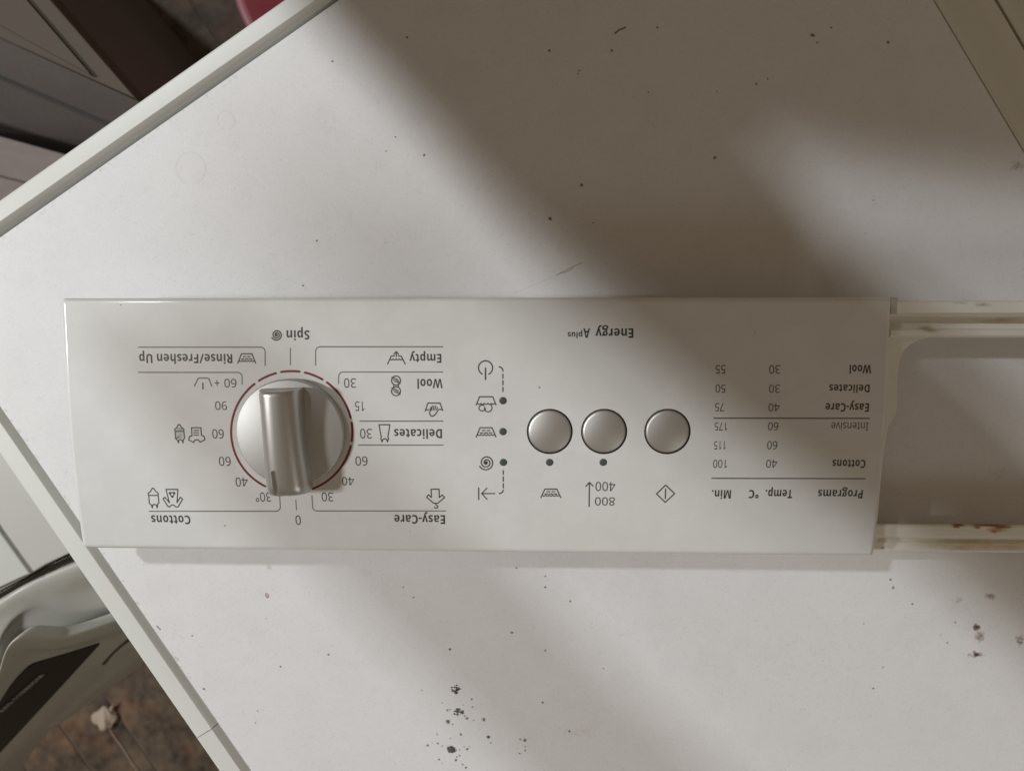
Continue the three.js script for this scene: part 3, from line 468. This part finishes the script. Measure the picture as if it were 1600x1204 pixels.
  worldPart('display_window', new THREE.ExtrudeGeometry(new THREE.Shape(flat2), { depth: 0.006, bevelEnabled: true, bevelSize: 0.0006, bevelThickness: 0.0006, bevelSegments: 2 }).translate(0, 0, -0.0050).applyMatrix4(basis), black, m, 'black display window with pale lettering');
  const q0 = onPlane(-2, 1113, 0.0018).sub(c0), q1 = onPlane(66, 1053, 0.0018).sub(c0), s0 = V(q0.dot(e1), q0.dot(e2), 0), s1 = V(q1.dot(e1), q1.dot(e2), 0), len = s0.distanceTo(s1);
  const txt = canvasTex(512, 64, (g, w, h) => { g.fillStyle = hexs(34, 29, 28); g.fillRect(0, 0, w, h); g.fillStyle = hexs(178, 174, 170); g.font = 'bold 54px sans-serif'; g.textAlign = 'left'; const tw = g.measureText('BA5.11880SM').width; g.scale(w / tw, 1); g.fillText('BA5.11880SM', 0, 52); });
  const tg = new THREE.BoxGeometry(len, len * 0.115, 0.0004); tg.rotateZ(Math.atan2(s1.y - s0.y, s1.x - s0.x)); tg.translate((s0.x + s1.x) / 2, (s0.y + s1.y) / 2, 0.0019); tg.applyMatrix4(basis);
  worldPart('display_lettering', tg, std({ map: txt, roughness: 0.35 }), m);
  // black gasket in the lid seam
  worldPart('lid_gasket', new THREE.TubeGeometry(new THREE.CatmullRomCurve3(row([[-100, 974, -0.104], [0, 926, -0.104], [36, 906, -0.104], [72, 886, -0.105], [150, 850, -0.106]])), 60, 0.0010, 8), black, m);
  worldPart('latch_groove', new THREE.TubeGeometry(new THREE.CatmullRomCurve3([[162, 1036], [176, 1019], [200, 999], [240, 972]].map(([u, v]) => onPlane(u, v))), 40, 0.0016, 8), std({ color: rgb(0.1, 0.095, 0.08), roughness: 0.7 }), m);
  // carcase down to the floor
  worldPart('carcase', prism([[-200, 1130], [0, 1050], [150, 960], [260, 880], [60, 640], [-260, 520], [-500, 700]].map(([u, v]) => P(u, v, -0.2)), 0.01, TOP - 0.19, 0.004), std({ color: rgb(0.3, 0.29, 0.26), roughness: 0.5 }), m);
}

// ───────────────────────── things behind the upper-left edge
{
  // dull cabinet with a grooved side
  const wallMap = dataTex(256, 256, (x, y) => { const n = fbm(x * 3, y * 3, 12, 5), f = (rnd() - 0.5) * 0.012; return [0.105 + n * 0.03 + f, 0.09 + n * 0.026 + f, 0.082 + n * 0.024 + f]; });
  const top = std({ color: rgb(0.066, 0.047, 0.029), map: dataTex(128, 128, (x, y) => { const n = 1 + 0.3 * fbm(x * 4, y * 4, 3, 5); return [n, n, n]; }), roughness: 0.7 }), side = std({ map: wallMap, roughness: 0.6 });
  const h = -0.25, p0 = P(0, 60, h), p1 = P(216, 157, h), p2 = P(80, 0, h);
  const d1 = [(p0[0] - p1[0]), (p0[1] - p1[1])], l1 = Math.hypot(...d1), d2 = [(p2[0] - p1[0]), (p2[1] - p1[1])], l2 = Math.hypot(...d2);
  const c = (a, b) => [p1[0] + d1[0] / l1 * a + d2[0] / l2 * b, p1[1] + d1[1] / l1 * a + d2[1] / l2 * b];
  const m = thing('metal_cabinet', 'dull brown-grey metal cabinet with a grooved side, beyond the upper-left edge', 'cabinet', [c(0.27, 0.2)[0], 0, c(0.27, 0.2)[1]]);
  worldPart('cabinet_top', prism([c(0, 0), c(0.55, 0), c(0.55, 0.45), c(0, 0.45)], TOP + h - 0.03, TOP + h, 0.003), top, m);
  worldPart('top_fold', prism([c(0.035, 0.006), c(0.5, 0.11), c(0.5, 0.42), c(0.03, 0.42)], TOP + h, TOP + h + 0.004, 0.0015), top, m);
  const slab = (pts, t) => { const q = pts.map(([u, v, hh]) => W3(u, v, hh)), all = q.concat(q.map((p) => p.clone().add(V(0, -t, 0)))); return uvPlan(creased(new ConvexGeometry(all), 0.3), 0, 2, 2); };
  worldPart('upper_side', slab([[-160, -12, -0.253], [215, 158, -0.253], [250, 178, -0.256], [250, 226, -0.295], [165, 189, -0.292], [-160, 49, -0.292]], 0.02), side, m);
  worldPart('lower_side', slab([[-160, 53, -0.298], [164, 193, -0.298], [250, 231, -0.300], [300, 300, -0.40], [100, 262, -0.42], [-160, 190, -0.42]], 0.02), side, m);
  worldPart('groove_shade_strip', slab([[-160, 46, -0.2905], [165, 186.5, -0.2905], [250, 224, -0.2915], [250, 231, -0.2925], [164, 193.5, -0.2925], [-160, 53.5, -0.2925]], 0.012), std({ color: rgb(0.025, 0.022, 0.02), roughness: 0.8 }), m);  // added black strip: the groove's shade put into its colour
  worldPart('carcase', prism([c(0.02, 0.02), c(0.5, 0.02), c(0.5, 0.44), c(0.02, 0.44)], 0.01, TOP + h - 0.032), side, m);
  // pale box below it
  const hb = -0.30, q0 = P(0, 212, hb), q1 = P(108, 242, hb), ex = [(q0[0] - q1[0]), (q0[1] - q1[1])], le = Math.hypot(...ex), u = [ex[0] / le, ex[1] / le], n = [-u[1], u[0]].map((v) => v), sgn = n[1] > 0 ? 1 : -1;
  const k = (a, b) => [q1[0] + u[0] * a + n[0] * sgn * b, q1[1] + u[1] * a + n[1] * sgn * b];
  const card = std({ map: dataTex(128, 256, (x, y) => { const v = fbm(x * 4, y * 4, 21, 4), f = (rnd() - 0.5) * 0.02; return [0.215 + v * 0.04 + f, 0.178 + v * 0.035 + f, 0.165 + v * 0.03 + f]; }), roughness: 0.85 });
  const b = thing('cardboard_box', 'pale pinkish-brown box top beside the cabinet, at the left picture edge', 'box', [k(0.15, 0.1)[0], 0, k(0.15, 0.1)[1]]);
  worldPart('box_body', prism([k(-0.05, 0), k(0.34, 0), k(0.34, 0.12), k(-0.05, 0.12)], 0, TOP + hb - 0.0045), card, b);
  worldPart('box_flap', prism([k(-0.05, 0.001), k(0.34, 0.001), k(0.34, 0.055), k(0.10, 0.035), k(0.04, 0.0335), k(-0.05, 0.0335)], TOP + hb - 0.004, TOP + hb, 0.0006), card, b);
  worldPart('box_flap', prism([k(-0.05, 0.0355), k(0.04, 0.0355), k(0.10, 0.037), k(0.34, 0.057), k(0.34, 0.119), k(-0.05, 0.119)], TOP + hb - 0.004, TOP + hb - 0.0005, 0.0006), card, b);
  // pink basin on the floor
  const [bx, bz] = P(548, -62, -0.60);
  const o = thing('plastic_basin', 'pink plastic basin on the dark floor, just past the upper edge', 'basin', [bx, 0, bz]);
  const pink = std({ color: rgb(0.66, 0.27, 0.33), roughness: 0.4 });
  part('bowl', new THREE.LatheGeometry([[0.001, 0.012], [0.11, 0.012], [0.118, 0.02], [0.145, 0.235], [0.148, 0.238], [0.151, 0.235], [0.124, 0.012], [0.12, 0.002], [0.001, 0.002]].map(([x, y]) => new THREE.Vector2(x, y)).reverse(), 72), pink, o);
  part('rim', new THREE.TorusGeometry(0.152, 0.006, 12, 80).rotateX(Math.PI / 2).translate(0, 0.236, 0), pink, o);
}

// ───────────────────────── scrap of white tissue with a thread, on the floor
{
  const [x, z] = P(165, 1121, -0.845), r = seeded(17);
  const o = thing('paper_scrap', 'small crumpled white scrap with a thin thread on the brown floor', 'scrap', [x, 0, z]);
  const g = new THREE.IcosahedronGeometry(0.019, 5), p = g.attributes.position;
  for (let i = 0; i < p.count; i++) { const v = V(p.getX(i), p.getY(i), p.getZ(i)), q = 1 + 0.75 * fbm(v.x * 60, v.y * 60, v.z * 60, 3); p.setXYZ(i, v.x * q * 0.95, Math.max(0.0006, v.y * q * 0.6 + 0.008), v.z * q * 1.15); }
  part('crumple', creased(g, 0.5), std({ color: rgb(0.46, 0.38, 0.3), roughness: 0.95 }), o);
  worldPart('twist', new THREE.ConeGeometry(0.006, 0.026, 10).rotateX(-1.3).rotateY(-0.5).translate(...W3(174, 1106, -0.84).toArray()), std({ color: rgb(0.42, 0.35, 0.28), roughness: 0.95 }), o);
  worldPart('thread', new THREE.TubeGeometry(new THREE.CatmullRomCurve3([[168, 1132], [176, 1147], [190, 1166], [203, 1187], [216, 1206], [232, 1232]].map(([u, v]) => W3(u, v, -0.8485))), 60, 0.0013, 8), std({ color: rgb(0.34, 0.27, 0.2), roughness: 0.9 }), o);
}

// ───────────────────────── lamps and the rack of boards shaped to cast shadows (all unseen)
function lamp(name, label, L, along, glow = 3) {
  const o = thing(name, label, 'lamp', L.at.toArray());
  const d = AIM.clone().sub(L.at).normalize(), x = along.clone().addScaledVector(d, -along.dot(d)).normalize(), y = d.clone().cross(x).normalize();
  const basis = new THREE.Matrix4().makeBasis(y, x, d.clone().negate());      // a light shines along its own -z
  o.quaternion.setFromRotationMatrix(basis);
  const [w, l] = L.size;
  part('lamp_tube', new THREE.BoxGeometry(w, l, 0.006).translate(0, 0, 0.006), std({ color: rgb(0.9, 0.9, 0.9), emissive: rgb(...L.rgb), emissiveIntensity: glow }), o);
  part('lamp_housing', new RoundedBoxGeometry(w * 1.8, l * 1.08, 0.03, 3, 0.004).translate(0, 0, 0.026), std({ color: rgb(0.7, 0.7, 0.68), roughness: 0.5 }), o);
  const light = new THREE.RectAreaLight(rgb(...L.rgb), L.k, w, l); light.name = 'lamp_light'; o.add(light);
}
lamp('unseen_left_lamp', 'unseen tube lamp high at the left, placed to light the white top', LAMP_A, V(1, 0, 1));
lamp('unseen_upper_left_lamp', 'unseen lamp high at the upper left, placed to light the white top', LAMP_B, V(1, 0, 1));
lamp('unseen_lower_right_lamp', 'unseen dim lamp at the lower right, placed for the sheen on buttons and lower edge', LAMP_C, V(1, 0, -1), 1.2);
{
  const o = thing('unseen_shadow_boards', 'unseen rack of wooden boards above the machine, outside the picture', 'blocker', [-1.0, 0, -0.3]);
  const wood = std({ map: dataTex(256, 512, (x, y) => { const n = fbm(x * 18, y * 1.6, 2, 5); const v = 0.2 * (1 + 0.8 * n); return [v * 1.2, v * 0.85, v * 0.55]; }), roughness: 0.75 });
  const steel = std({ color: rgb(0.3, 0.3, 0.3), metalness: 0.8, roughness: 0.5 }), RT = 2.35;
  // unseen shadow-casting board at height hz over the top, its outline where the lines from a lamp to points of the top pass it
  const board = (L, hz, pts) => {
    const q = pts.map(([u, v]) => { const p = W3(u, v, 0).lerp(L.at, hz / (L.at.y - TOP)); return [p.x, p.z]; });
    worldPart('board', uvPlan(prism(q, TOP + hz, TOP + hz + 0.018, 0.002), 0, 2, 1.5), wood, o);
    const cx = q.reduce((a, p) => a + p[0], 0) / q.length, cz = q.reduce((a, p) => a + p[1], 0) / q.length;
    worldPart('hanger', new THREE.CylinderGeometry(0.004, 0.004, RT - hz - 0.02, 8).translate(cx, TOP + (RT + hz + 0.02) / 2, cz), steel, o);  // added rod and beam, made up to carry the unseen board
    worldPart('added_bearer', new THREE.BoxGeometry(0.04, 0.05, 1.9).translate(cx, TOP + RT + 0.0255 - hz * 0.002, 0), wood, o);
  };
  board(LAMP_A, 0.80, [ [456, 0], [490, 35], [588, 117], [658, 195], [728, 289], [802, 390], [862, 449], [980, 548], [1165, 680], [1465, 885], [1630, 1015], [2150, 1420], [2700, 960], [1500, -220], [850, -820], [0, -420]]);
  board(LAMP_B, 0.45, [[1150, 190], [1235, 310], [1295, 390], [1360, 462], [1490, 566], [1590, 680], [1750, 860], [1680, 1090], [1440, 872], [1150, 665], [850, 420], [650, 170], [470, -10], [420, -420], [1950, -420], [1950, 300], [1600, 266], [1350, 232]]);
  board(LAMP_B, 0.49, [[230, 560], [527, 925], [566, 956], [612, 1007], [671, 1061], [709, 1096], [787, 1189], [1000, 1400], [1240, 1330], [1000, 1088], [942, 1041], [876, 983], [826, 917], [700, 760], [480, 540]]);
  board(LAMP_B, 0.92, [[470, 190], [360, 320], [390, 470], [640, 570], [820, 450], [660, 220]]);
  for (const z of [-0.93, 0.93]) { worldPart('added_cross_beam', new THREE.BoxGeometry(1.9, 0.05, 0.04).translate(-0.6, TOP + RT + 0.08, z), wood, o); worldPart('added_post', new THREE.BoxGeometry(0.05, TOP + RT + 0.05, 0.05).translate(-1.5, (TOP + RT + 0.05) / 2, z), wood, o); }  // added supports, made up to carry the unseen boards
}

renderer.render(scene, camera);
